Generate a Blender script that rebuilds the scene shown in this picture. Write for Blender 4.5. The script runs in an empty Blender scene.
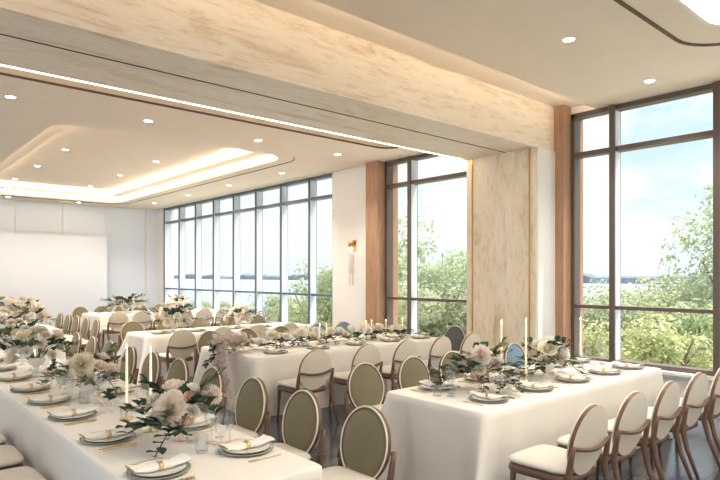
import bpy, math, random
from mathutils import Vector, Matrix, noise
from mathutils.geometry import tessellate_polygon
R = random.Random(7)
PI = math.pi
scene = bpy.context.scene
COL = scene.collection

# ------------------------------------------------------------------ materials
def lin(c):
    return tuple(((x/255)/12.92 if x/255 <= .04045 else ((x/255+.055)/1.055)**2.4) for x in c)
def new_mat(name):
    m = bpy.data.materials.new(name); m.use_nodes = True
    nt = m.node_tree; return m, nt, nt.nodes['Principled BSDF']
def mat(name, rgb, rough=.6, metal=0, spec=.5, var=0, vscale=20, sheen=0, bump=0, bscale=200, stretch=(1,1,1), coat=0):
    m, nt, b = new_mat(name)
    c = lin(rgb)
    b.inputs['Base Color'].default_value = (*c, 1)
    b.inputs['Roughness'].default_value = rough
    b.inputs['Metallic'].default_value = metal
    b.inputs['Specular IOR Level'].default_value = spec
    b.inputs['Sheen Weight'].default_value = sheen
    b.inputs['Coat Weight'].default_value = coat
    tc = nt.nodes.new('ShaderNodeTexCoord'); mp = nt.nodes.new('ShaderNodeMapping')
    mp.inputs['Scale'].default_value = stretch
    nt.links.new(tc.outputs['Object'], mp.inputs['Vector'])
    if var:
        n = nt.nodes.new('ShaderNodeTexNoise'); n.inputs['Scale'].default_value = vscale; n.inputs['Detail'].default_value = 4
        nt.links.new(mp.outputs[0], n.inputs['Vector'])
        r = nt.nodes.new('ShaderNodeValToRGB')
        r.color_ramp.elements[0].position = .3; r.color_ramp.elements[1].position = .7
        r.color_ramp.elements[0].color = (*[x*(1-var) for x in c], 1)
        r.color_ramp.elements[1].color = (*[min(1, x*(1+var)) for x in c], 1)
        nt.links.new(n.outputs['Fac'], r.inputs['Fac']); nt.links.new(r.outputs['Color'], b.inputs['Base Color'])
    if bump:
        n2 = nt.nodes.new('ShaderNodeTexNoise'); n2.inputs['Scale'].default_value = bscale; n2.inputs['Detail'].default_value = 3
        nt.links.new(mp.outputs[0], n2.inputs['Vector'])
        bp = nt.nodes.new('ShaderNodeBump'); bp.inputs['Strength'].default_value = bump; bp.inputs['Distance'].default_value = .01
        nt.links.new(n2.outputs['Fac'], bp.inputs['Height']); nt.links.new(bp.outputs[0], b.inputs['Normal'])
    return m
def emit(name, rgb, s):
    m, nt, b = new_mat(name)
    b.inputs['Base Color'].default_value = (*lin(rgb), 1)
    b.inputs['Emission Color'].default_value = (*lin(rgb), 1); b.inputs['Emission Strength'].default_value = s
    return m
def glass(name, tint=(1,1,1), refl=.06, rim=.35):
    m = bpy.data.materials.new(name); m.use_nodes = True
    nt = m.node_tree; nt.nodes.clear()
    o = nt.nodes.new('ShaderNodeOutputMaterial'); mx = nt.nodes.new('ShaderNodeMixShader')
    t = nt.nodes.new('ShaderNodeBsdfTransparent'); g = nt.nodes.new('ShaderNodeBsdfGlossy')
    t.inputs['Color'].default_value = (*tint, 1); g.inputs['Roughness'].default_value = .03
    lw = nt.nodes.new('ShaderNodeLayerWeight'); lw.inputs['Blend'].default_value = .25
    mr = nt.nodes.new('ShaderNodeMapRange'); mr.inputs['To Min'].default_value = refl; mr.inputs['To Max'].default_value = rim
    nt.links.new(lw.outputs['Facing'], mr.inputs['Value']); nt.links.new(mr.outputs[0], mx.inputs['Fac'])
    nt.links.new(t.outputs[0], mx.inputs[1]); nt.links.new(g.outputs[0], mx.inputs[2]); nt.links.new(mx.outputs[0], o.inputs['Surface'])
    return m
def travertine(name, stretch, base=(240,226,204), dark=(210,186,156), light=(246,237,220)):
    m, nt, b = new_mat(name)
    b.inputs['Roughness'].default_value = .45
    tc = nt.nodes.new('ShaderNodeTexCoord'); mp = nt.nodes.new('ShaderNodeMapping'); mp.inputs['Scale'].default_value = stretch
    nt.links.new(tc.outputs['Object'], mp.inputs['Vector'])
    n = nt.nodes.new('ShaderNodeTexNoise'); n.inputs['Scale'].default_value = 1.6; n.inputs['Detail'].default_value = 9; n.inputs['Roughness'].default_value = .68; n.inputs['Distortion'].default_value = .5
    nt.links.new(mp.outputs[0], n.inputs['Vector'])
    r = nt.nodes.new('ShaderNodeValToRGB'); e = r.color_ramp.elements
    e[0].position = .3; e[0].color = (*lin(dark), 1); e[1].position = .74; e[1].color = (*lin(light), 1)
    x = e.new(.45); x.color = (*lin(base), 1); x = e.new(.39); x.color = (*lin(tuple((p*2+q)/3 for p, q in zip(base, dark))), 1)
    nt.links.new(n.outputs['Fac'], r.inputs['Fac'])
    n2 = nt.nodes.new('ShaderNodeTexNoise'); n2.inputs['Scale'].default_value = 9; n2.inputs['Detail'].default_value = 6; n2.inputs['Roughness'].default_value = .7
    nt.links.new(mp.outputs[0], n2.inputs['Vector'])
    r2 = nt.nodes.new('ShaderNodeValToRGB'); r2.color_ramp.elements[0].position = .3; r2.color_ramp.elements[0].color = (.72,.64,.55,1)
    r2.color_ramp.elements[1].position = .48; r2.color_ramp.elements[1].color = (1,1,1,1)
    nt.links.new(n2.outputs['Fac'], r2.inputs['Fac'])
    mx = nt.nodes.new('ShaderNodeMixRGB'); mx.blend_type = 'MULTIPLY'; mx.inputs['Fac'].default_value = .8
    nt.links.new(r.outputs['Color'], mx.inputs[1]); nt.links.new(r2.outputs['Color'], mx.inputs[2])
    nt.links.new(mx.outputs[0], b.inputs['Base Color'])
    bp = nt.nodes.new('ShaderNodeBump'); bp.inputs['Strength'].default_value = .25; bp.inputs['Distance'].default_value = .01
    nt.links.new(n2.outputs['Fac'], bp.inputs['Height']); nt.links.new(bp.outputs[0], b.inputs['Normal'])
    return m
def floor_mat():
    m, nt, b = new_mat('dark_oak_planks')
    tc = nt.nodes.new('ShaderNodeTexCoord')
    br = nt.nodes.new('ShaderNodeTexBrick')
    br.inputs['Scale'].default_value = 1; br.inputs['Brick Width'].default_value = 1.6; br.inputs['Row Height'].default_value = .14
    br.inputs['Mortar Size'].default_value = .004
    br.inputs['Color1'].default_value = (*lin((84,88,98)), 1); br.inputs['Color2'].default_value = (*lin((66,70,80)), 1); br.inputs['Mortar'].default_value = (*lin((38,35,35)), 1)  # blue cast of the sky's reflection mixed into the plank colours
    nt.links.new(tc.outputs['Object'], br.inputs['Vector'])
    mp = nt.nodes.new('ShaderNodeMapping'); mp.inputs['Scale'].default_value = (1.5, 22, 1)
    nt.links.new(tc.outputs['Object'], mp.inputs['Vector'])
    n = nt.nodes.new('ShaderNodeTexNoise'); n.inputs['Scale'].default_value = 2; n.inputs['Detail'].default_value = 6
    nt.links.new(mp.outputs[0], n.inputs['Vector'])
    mx = nt.nodes.new('ShaderNodeMixRGB'); mx.blend_type = 'OVERLAY'; mx.inputs['Fac'].default_value = .5
    nt.links.new(br.outputs['Color'], mx.inputs[1]); nt.links.new(n.outputs['Fac'], mx.inputs[2])
    nt.links.new(mx.outputs[0], b.inputs['Base Color']); b.inputs['Roughness'].default_value = .16; b.inputs['Specular IOR Level'].default_value = .7
    bp = nt.nodes.new('ShaderNodeBump'); bp.inputs['Strength'].default_value = .15
    nt.links.new(n.outputs['Fac'], bp.inputs['Height']); nt.links.new(bp.outputs[0], b.inputs['Normal'])
    return m
def foliage_mat(name, c1, c2):
    m, nt, b = new_mat(name)
    gi = nt.nodes.new('ShaderNodeNewGeometry')
    r = nt.nodes.new('ShaderNodeValToRGB'); r.color_ramp.elements[0].color = (*lin(c1), 1); r.color_ramp.elements[1].color = (*lin(c2), 1)
    nt.links.new(gi.outputs['Random Per Island'], r.inputs['Fac'])
    nt.links.new(r.outputs['Color'], b.inputs['Base Color'])
    b.inputs['Roughness'].default_value = .55
    o = nt.nodes['Material Output']; t = nt.nodes.new('ShaderNodeBsdfTranslucent'); mx = nt.nodes.new('ShaderNodeMixShader'); mx.inputs['Fac'].default_value = .4
    nt.links.new(r.outputs['Color'], t.inputs['Color']); nt.links.new(b.outputs[0], mx.inputs[1]); nt.links.new(t.outputs[0], mx.inputs[2])
    nt.links.new(mx.outputs[0], o.inputs['Surface'])
    return m

def petal_mat(name, c):
    m, nt, b = new_mat(name)
    gi = nt.nodes.new('ShaderNodeNewGeometry'); r = nt.nodes.new('ShaderNodeValToRGB')
    r.color_ramp.elements[0].color = (*[x*.84 for x in lin(c)], 1); r.color_ramp.elements[1].color = (*lin(c), 1); r.color_ramp.elements[1].position = .7
    nt.links.new(gi.outputs['Random Per Island'], r.inputs['Fac']); nt.links.new(r.outputs['Color'], b.inputs['Base Color']); b.inputs['Roughness'].default_value = .75
    o = nt.nodes['Material Output']; t = nt.nodes.new('ShaderNodeBsdfTranslucent'); mx = nt.nodes.new('ShaderNodeMixShader'); mx.inputs['Fac'].default_value = .35
    nt.links.new(r.outputs['Color'], t.inputs['Color']); nt.links.new(b.outputs[0], mx.inputs[1]); nt.links.new(t.outputs[0], mx.inputs[2]); nt.links.new(mx.outputs[0], o.inputs['Surface'])
    return m
M = dict(
    paint=mat('warm_ceiling_paint', (240,225,206), .8, var=.015, vscale=3),
    white=mat('white_wall_paint', (240,238,235), .75, var=.01, vscale=3),
    panelwhite=mat('white_satin_panel', (234,240,249), .4),
    trav_beam=travertine('travertine_horizontal', (.5, 3.4, 3.4)),
    trav_col=travertine('travertine_vertical', (2.2, 2.2, .55), (236,222,198), (202,176,142), (247,238,220)),
    wood=mat('warm_walnut_post', (176,136,106), .5, var=.18, vscale=6, stretch=(8,8,.6)),
    frame=mat('bronze_window_metal', (104,90,82), .4, metal=.2),
    mull=mat('skylit_mullion_side', (222,230,238), .4),  # sky light on the mullion sides put into the base colour
    frame_l=mat('silver_blue_window_metal', (100,114,128), .35, metal=.2),
    sill=mat('white_window_sill', (238,236,232), .5),
    cloth=mat('cream_linen_cloth', (243,237,228), .9, sheen=.2, var=.012, vscale=300, bump=.12, bscale=500),
    chairwood=mat('greyed_oak_frame', (114,86,70), .4, var=.2, vscale=10, stretch=(6,6,1)),
    olive=mat('olive_upholstery', (119,111,86), .85, sheen=.25, var=.06, vscale=250, bump=.1, bscale=600),
    teal=mat('teal_upholstery', (112,142,156), .85, sheen=.25, var=.06, vscale=250),  # bluer than the olive backrests, on three chairs
    backlit=mat('olive_upholstery_backlit', (92,90,88), .85, sheen=.2, var=.06, vscale=250),  # darker copy of the olive, backlit shade put into its colour
    cane=mat('cream_woven_back', (234,224,206), .8, var=.07, vscale=160, bump=.2, bscale=300),
    seat=mat('ivory_seat_fabric', (226,220,208), .85, sheen=.2, var=.03, vscale=250, bump=.08, bscale=600),
    gold=mat('brushed_gold', (226,200,150), .3, metal=1),
    brass=mat('brass_sconce', (206,160,96), .3, metal=1),
    charger=mat('grey_glaze_charger', (158,158,146), .25, var=.1, vscale=60),
    china=mat('white_china', (244,242,236), .2, coat=.3),
    napkin=mat('ivory_napkin', (246,241,232), .9, var=.02, vscale=200, bump=.1, bscale=400),
    candle=emit('glowing_candle_wax', (250,234,200), .25),  # wax emits a little, standing in for light shining through it
    flame=emit('candle_flame', (255,206,120), 12),
    led=emit('warm_light_strip', (255,242,222), 4),
    led_soft=emit('soft_slot_light', (255,243,226), 9),
    cove=emit('warm_cove_strip', (255,240,214), 8),
    lens=emit('downlight_lens', (255,246,230), 14),
    panel=emit('ceiling_light_diffuser', (255,246,232), 1.9),
    bulb=emit('sconce_bulb', (255,226,180), 6),
    trimring=mat('white_downlight_trim', (238,234,226), .5),
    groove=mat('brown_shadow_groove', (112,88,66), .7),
    seam=mat('dark_panel_seam', (52,40,30), .8),
    pinkglass=glass('blush_glass', (.97,.87,.84), .1, .4),
    clear=glass('clear_glassware', (.94,.955,.965), .08, .75),
    pane=glass('window_glass', (.97,.985,.99), .035, .2),
    ceramic=mat('white_ceramic_vase', (238,232,224), .3),
    cream=petal_mat('cream_petals', (250,243,222)),
    whitep=petal_mat('white_petals', (251,249,243)),
    blush=petal_mat('blush_petals', (254,243,231)),
    peach=petal_mat('peach_petals', (248,224,206)),
    dusky=petal_mat('dusky_blossom', (228,212,204)),
    leaf=foliage_mat('deep_green_leaves', (24,44,34), (62,84,58)),
    sage=foliage_mat('sage_green_leaves', (70,88,58), (124,134,92)),
    stem=mat('green_stem', (84,98,58), .7),
    floor=floor_mat(),
    bark=mat('grey_brown_bark', (110,92,76), .9, var=.25, vscale=8, stretch=(1,1,.2)),
    tree1=foliage_mat('hazy_yellow_green_leaves', (176,180,128), (224,226,176)),  # paled to put the outdoor haze into the leaf colour
    tree2=foliage_mat('hazy_green_leaves', (150,166,124), (206,216,168)),  # haze mixed into the green as paleness
    tree3=foliage_mat('hazy_grey_green_leaves', (158,168,138), (204,210,174)),  # greyed and paled, haze painted into the leaves
    water=mat('pale_lake_water', (150,166,186), .5, var=.06, vscale=.02, stretch=(1,6,1)),
    lawn=mat('rough_grass_ground', (120,134,84), .95, var=.2, vscale=.3),
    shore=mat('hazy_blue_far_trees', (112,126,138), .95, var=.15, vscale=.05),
)

# ------------------------------------------------------------------ mesh helpers
class MB:
    def __init__(s): s.v = []; s.f = []; s.sm = []
    def add(s, vs, fs, smooth=True):
        o = len(s.v); s.v += [tuple(p) for p in vs]; s.f += [tuple(i+o for i in f) for f in fs]; s.sm += [smooth]*len(fs); return s
    def box(s, a, b):
        (x0,y0,z0),(x1,y1,z1) = a, b
        return s.add([(x0,y0,z0),(x1,y0,z0),(x1,y1,z0),(x0,y1,z0),(x0,y0,z1),(x1,y0,z1),(x1,y1,z1),(x0,y1,z1)],
              [(3,2,1,0),(4,5,6,7),(0,1,5,4),(1,2,6,5),(2,3,7,6),(3,0,4,7)], False)
    def lathe(s, prof, n=20, c=(0,0,0), smooth=True):
        vs = []; fs = []; m = len(prof)
        for i in range(n):
            a = 2*PI*i/n
            for r, z in prof: vs.append((c[0]+r*math.cos(a), c[1]+r*math.sin(a), c[2]+z))
        for i in range(n):
            j = (i+1) % n
            for k in range(m-1): fs.append((i*m+k, j*m+k, j*m+k+1, i*m+k+1))
        return s.add(vs, fs, smooth)
    def tube(s, pts, rad, n=8, closed=False, sx=1, sy=1, smooth=True, cap=True):
        pts = [Vector(p) for p in pts]; m = len(pts); vs = []; fs = []
        if not hasattr(rad, '__len__'): rad = [rad]*m
        up = None
        for i, p in enumerate(pts):
            t = (pts[(i+1) % m]-pts[i-1]) if closed else (pts[min(i+1, m-1)]-pts[max(i-1, 0)])
            t.normalize()
            if up is None:
                up = Vector((0,0,1)) if abs(t.z) < .9 else Vector((0,1,0))
            u = (up-t*up.dot(t)).normalized(); w = t.cross(u); up = u
            for k in range(n):
                a = 2*PI*(k+.5)/n
                vs.append(p+u*(math.cos(a)*rad[i]*sx)+w*(math.sin(a)*rad[i]*sy))
        for i in range(m if closed else m-1):
            j = (i+1) % m
            for k in range(n): fs.append((i*n+k, i*n+(k+1) % n, j*n+(k+1) % n, j*n+k))
        if not closed and cap:
            fs.append(tuple(range(n-1, -1, -1))); fs.append(tuple((m-1)*n+k for k in range(n)))
        return s.add(vs, fs, smooth)
    def grid(s, fn, nu, nv, smooth=True, wrap=False):
        vs = [fn(i/(nu if wrap else nu-1), j/(nv-1)) for i in range(nu) for j in range(nv)]
        fs = [(i*nv+j, ((i+1) % nu)*nv+j, ((i+1) % nu)*nv+j+1, i*nv+j+1) for i in range(nu if wrap else nu-1) for j in range(nv-1)]
        return s.add(vs, fs, smooth)
    def xf(s, m, start=0):
        s.v[start:] = [tuple(m @ Vector(p)) for p in s.v[start:]]; return s
    def mesh(s, name, m):
        me = bpy.data.meshes.new(name); me.from_pydata(s.v, [], s.f); me.polygons.foreach_set('use_smooth', s.sm)
        me.materials.append(m); me.update(); return me
    def build(s, name, m, parent=None):
        return inst(name, s.mesh(name, m), parent)
def inst(name, me, parent=None, loc=(0,0,0), rot=(0,0,0), sc=1):
    o = bpy.data.objects.new(name, me); COL.objects.link(o)
    o.location = loc; o.rotation_euler = rot; o.scale = (sc,sc,sc) if not hasattr(sc, '__len__') else sc
    if parent: o.parent = parent
    return o
def tag(o, label, cat, group=None, kind=None):
    o['label'] = label; o['category'] = cat
    if group: o['group'] = group
    if kind: o['kind'] = kind
    return o
def thing(name, label, cat, loc=(0,0,0), rz=0, group=None):
    o = bpy.data.objects.new(name, None); COL.objects.link(o); o.empty_display_size = .1
    o.location = loc; o.rotation_euler = (0,0,rz); return tag(o, label, cat, group)
def struct(name, mb, m, label=None, parent=None):
    o = mb.build(name, m, parent)
    if not parent: o['kind'] = 'structure'
    if label: o['label'] = label
    return o
def dup(root, loc, rz, label, group=None, swap=None):
    r = root.copy(); COL.objects.link(r); r.location = loc; r.rotation_euler = (0,0,rz); r['label'] = label
    if group: r['group'] = group
    for ch in root.children:
        c = ch.copy(); COL.objects.link(c); c.parent = r
        if swap and ch.name.split('.')[0] in swap: c.data = swap[ch.name.split('.')[0]]
        for g in ch.children:
            d = g.copy(); COL.objects.link(d); d.parent = c
    return r
ORD = ['first','second','third','fourth','fifth','sixth','seventh','eighth','ninth','tenth','eleventh','twelfth','thirteenth']
def rrect(u0, v0, u1, v1, r, n=8):
    pts = []
    for cx, cy, a0 in ((u1-r, v1-r, 0), (u0+r, v1-r, PI/2), (u0+r, v0+r, PI), (u1-r, v0+r, 1.5*PI)):
        for k in range(n+1):
            a = a0+PI/2*k/n; pts.append((cx+r*math.cos(a), cy+r*math.sin(a)))
    return pts
def plate_hole(mb, outer, holes, z0, z1):
    """horizontal slab between z0 and z1 with holes cut through"""
    loops = [outer]+holes
    flat = [p for l in loops for p in l]
    tris = tessellate_polygon([[Vector((x, y, 0)) for x, y in l] for l in loops])
    for z in (z0, z1):
        mb.add([(x, y, z) for x, y in flat], [tuple(t) for t in tris], False)
    for l in loops:
        n = len(l)
        mb.add([(x, y, z0) for x, y in l]+[(x, y, z1) for x, y in l], [(i, (i+1) % n, (i+1) % n+n, i+n) for i in range(n)], False)

# ------------------------------------------------------------------ the room (x = U towards the windows, y = V along them, camera at the origin)
WU, FV, ZL, ZR, ZS = 8.5, 20.9, 4.12, 4.25, 3.66
struct('floor', MB().box((-3,-3.5,-.2), (8.85,21.2,0)), M['floor'])
# right hand ceiling
b = MB(); b.box((-3,-3.5,ZR), (8.8,4.24,ZR+.25)); b.box((-3,4.24,ZR+.1), (8.8,4.85,ZR+.25)); b.box((-3,4.24,ZR), (8.8,4.275,ZR+.01))
struct('ceiling', b, M['paint'])
struct('trim_1', MB().box((-3,4.242,ZR+.012), (8.3,4.258,ZR+.024)), M['led_soft'])
# travertine beam in two cladding runs with a dark seam between
b = MB(); b.box((-3,4.82,ZS), (8.5,5.345,4.75)); b.box((-3,5.36,ZS), (8.5,6.12,4.75))
struct('wall_beam', b, M['trav_beam'])
struct('trim_2', MB().box((-3,5.34,ZS-.002), (7.7,5.365,ZS+.3)), M['seam'])
b = MB(); b.box((7.7,4.82,0), (8.8,6.12,ZS))
struct('wall_column', b, M['trav_col'])
struct('column_lit_side', MB().box((7.72,4.80,0), (8.5,4.82,ZS)), M['white'])  # white sheet added to carry the window light on this column side
struct('wall_back', MB().box((-3,-3.7,0), (8.8,-3.5,ZR+.2)), M['white'])
b = MB()
for v in (4.93, 6.0): b.box((7.685,v-.008,0), (7.7,v+.008,ZS))
struct('trim_3', b, M['brass'])
# recess along the beam and the left room ceiling with its tray
struct('trim_4', MB().box((-3,6.12,ZS+.0), (7.55,6.165,ZS+.05)).box((7.4,6.12,ZS), (7.55,6.165,ZS+.05)), M['led'])
TR = (2.4, 9.8, 6.65, 19.8)
b = MB()
slot = rrect(-2.9, 6.2, 7.7, 8.0, .3, 6)
opening = rrect(*TR, .55, 8)
plate_hole(b, [(-3,6.12),(8.8,6.12),(8.8,FV+.2),(-3,FV+.2)], [slot, opening], ZL, ZL+.16)
struct('ceiling_left', b, M['paint'])
b = MB(); b.box((-3,6.12,ZL+.16), (8.8,8.1,ZL+.3))
struct('ceiling_recess', b, M['paint'])
struct('trim_5', MB().tube([(x,y,ZL+.01) for x,y in rrect(-2.88,6.22,7.68,7.98,.3,6)], .016, 6, True), M['groove'])
# tray: ring soffit and raised inner ceiling
t1 = rrect(TR[0]+.38, TR[1]+.38, TR[2]-.38, TR[3]-.38, .35, 8)
b = MB(); plate_hole(b, [(x,y) for x,y in rrect(TR[0]-.2,TR[1]-.2,TR[2]+.2,TR[3]+.2,.55,8)], [t1], ZL+.16, ZL+.34)
b.box((TR[0],TR[1],ZL+.34), (TR[2],TR[3],ZL+.4))
struct('ceiling_tray', b, M['paint'])
c = MB()
c.tube([(x,y,ZL+.14) for x,y in rrect(TR[0]+.03,TR[1]+.03,TR[2]-.03,TR[3]-.03,.53,8)], .02, 6, True)
c.tube([(x,y,ZL+.31) for x,y in rrect(TR[0]+.41,TR[1]+.41,TR[2]-.41,TR[3]-.41,.33,8)], .025, 6, True)
struct('trim_6', c, M['cove'])
gp = rrect(TR[0]-.28,TR[1]-.28,TR[2]+.28,TR[3]+.28,.7,8)
struct('trim_7', MB().tube([(x,y,ZL-.001) for x,y in gp[31:]+gp[:14]], .012, 6), M['groove'])
# right ceiling: brown groove and the luminous panel
struct('trim_8', MB().tube([(x,y,ZR) for x,y in rrect(.6,-2.4,7.15,2.45,.55,8)], .022, 6, True), M['groove'])
p = thing('ceiling_light', 'large white luminous ceiling panel inside the brown rounded groove', 'ceiling light', (0,0,ZR))
b = MB(); plate_hole(b, rrect(1.2,-1.9,6.55,2.03,.35), [], -.05, -.005); b.build('diffuser', M['panel'], p)
b = MB(); plate_hole(b, rrect(1.16,-1.94,6.59,2.07,.38), [rrect(1.2,-1.9,6.55,2.03,.35)], -.06, 0); b.build('frame', M['trimring'], p)

# window wall
b = MB()
b.box((8.42,-3.5,0), (8.8,4.82,.42)); b.box((8.42,6.12,0), (8.8,9.0,.42)); b.box((8.42,10.55,0), (8.8,20.9,.42))
b.box((8.42,-3.5,ZR-.01), (8.8,4.82,ZR+.2)); b.box((8.42,6.12,ZL), (8.8,21.1,ZL+.4))
b.box((8.38,9.2,0), (8.8,10.56,ZL+.02)); b.box((8.42,20.3,0), (8.8,21.1,ZL+.1))
struct('wall_window', b, M['white'])
b = MB()
for v0, v1 in ((-3.5,4.66),(6.14,8.84),(10.58,20.28)): b.box((8.3,v0,.40), (8.44,v1,.44))
struct('trim_9', b, M['sill'])
b = MB(); b.box((8.2,4.66,0), (8.8,4.82,ZR+.1)); b.box((8.2,8.84,0), (8.8,9.2,ZL))
struct('trim_10', b, M['wood'])
def window(n, v0, v1, mull, z1, rail=1.27, tr=3.6, fm='frame', nose=.04):
    e = bpy.data.objects.new('window_%d' % n, None); COL.objects.link(e); e['kind'] = 'structure'; e.location = (WU, (v0+v1)/2, .44)
    oz, oy = .44, (v0+v1)/2
    def bx(u0,a,z0,u1,c,z2): return ((u0-WU,a-oy,z0-oz),(u1-WU,c-oy,z2-oz))
    f = MB()
    for a in bx(8.42,v0,.44,8.6,v0+.06,z1), bx(8.42,v1-.06,.44,8.6,v1,z1), bx(8.42,v0,z1-.07,8.6,v1,z1), bx(8.42,v0,.44,8.6,v1,.5): f.box(*a)
    f.build('frame', M[fm], e)
    for m in mull:
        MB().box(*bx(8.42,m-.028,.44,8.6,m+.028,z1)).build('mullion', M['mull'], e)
        MB().box(*bx(8.385,m-nose,.44,8.42,m+nose,z1)).box(*bx(8.6,m-.03,.44,8.615,m+.03,z1)).build('mullion_cap', M[fm], e)
    MB().box(*bx(8.43,v0,tr-.035,8.6,v1,tr+.035)).build('transom', M[fm], e)
    MB().box(*bx(8.43,v0,rail-.025,8.58,v1,rail+.025)).build('rail', M[fm], e)
    MB().box(*bx(8.545,v0,.44,8.555,v1,z1)).build('pane', M['pane'], e)
window(1, -3.5, 4.66, [-1.4,-.05,1.3,2.63,4.0], ZR-.01)
window(2, 6.12, 8.84, [8.12], ZL)
window(3, 10.56, 20.3, [11.5+1.243*k for k in range(8)], ZL, fm='frame_l', nose=.022)
# far wall: panels, joints, and a tall screen in front of it
struct('wall_far', MB().box((-3,FV,0), (8.8,FV+.25,ZL+.3)), M['white'])
b = MB()
for k in range(8):
    u = -2.9+1.36*k
    b.box((u,FV-.03,3.15), (u+1.33,FV+.01,ZL-.05)); b.box((u,FV-.03,.1), (u+1.33,FV+.01,3.12))
b.box((8.0,FV-.06,0),(8.42,FV,ZL))
struct('trim_11', b, M['panelwhite'])
s = thing('room_screen', 'tall plain white screen standing in front of the far wall', 'screen', (2,20.45,0))
b = MB().box((-4,-.06,.05), (4.5,.06,3.02)); b.build('panel', M['panelwhite'], s)
b = MB().box((-4,-.3,0), (-3.9,.3,.05)).box((4.3,-.3,0),(4.4,.3,.05)); b.build('foot', M['frame'], s)

# sconce on the pier
s = thing('wall_sconce', 'gold wall sconce with clear hanging glass on white pier', 'wall light', (8.38,9.77,2.28))
MB().box((-.02,-.06,-.02), (0,.06,.24)).build('backplate', M['brass'], s)
MB().lathe([(.0,.2),(.055,.2),(.06,.19),(.06,.1),(.05,.09),(0,.09)], 16, (-.1,0,0)).tube([(0,0,.15),(-.06,0,.15)], .015).build('bracket', M['brass'], s)
MB().lathe([(.0,.09),(.02,.08),(.028,.03),(.018,-.03),(0,-.05)], 12, (-.1,0,0)).build('bulb', M['bulb'], s)
b = MB()
for k in range(8):
    a = 2*PI*k/8; l = .6 if k % 2 else .85
    b.tube([(-.1+.055*math.cos(a), .055*math.sin(a), .1), (-.1+.05*math.cos(a), .05*math.sin(a), .1-l)], .011, 6)
b.build('glass_rod', M['clear'], s)

# downlights
def lamp(loc, watts, size=1.9):
    l = bpy.data.lights.new('downlight_lamp', 'SPOT'); l.energy = watts; l.color = (1,.92,.83); l.spot_size = size; l.spot_blend = .8; l.shadow_soft_size = .06
    return l
LAMP = lamp(None, 95)
ring = MB().lathe([(.058,-.004),(.074,-.006),(.08,0),(.058,.0),(.055,.0)], 20).mesh('trim_ring', M['trimring'])
lens = MB().lathe([(0,-.003),(.06,-.003),(.06,.0),(0,.0)], 20).mesh('lens', M['lens'])
def downlight(u, v, z, label, grp, lit=True):
    t = thing('downlight', label, 'ceiling light', (u,v,z), 0, grp)
    inst('trim_ring', ring, t); inst('lens', lens, t)
    if not lit: return
    o = bpy.data.objects.new('downlight_lamp', LAMP); COL.objects.link(o); o.parent = t; o.location = (0,0,-.03)
for i, u in enumerate((1.6,3.45,5.4,7.2)):
    downlight(u, 8.9, ZL, 'round recessed downlight, %s from left between stone beam and ceiling tray' % ORD[i], 'downlights along the beam')
for i, v in enumerate((11.4,13.9,16.4,18.95)):
    downlight(7.55, v, ZL, 'round recessed downlight, %s from front, along the left window strip' % ORD[i], 'downlights along the left windows')
for i, u in enumerate((3.6,5.6)):
    downlight(u, 20.35, ZL, 'round recessed downlight by the far wall, %s from the left' % ORD[i], 'downlights by the far wall', False)
for i, u in enumerate((3.5,5.5)):
    for j, v in enumerate((11.1,13.7,16.2,18.8)):
        downlight(u, v, ZL+.34, 'round downlight inside ceiling tray, %s row, %s from front' % (('left','right')[i], ORD[j]), 'downlights in the tray')
for i, (u, v) in enumerate(((5.74,3.2),(7.75,3.2))):
    downlight(u, v, ZR, ('round downlight in right ceiling, nearer the stone beam', 'round downlight in right ceiling, nearer the large window')[i], 'downlights in the right ceiling')

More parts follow.
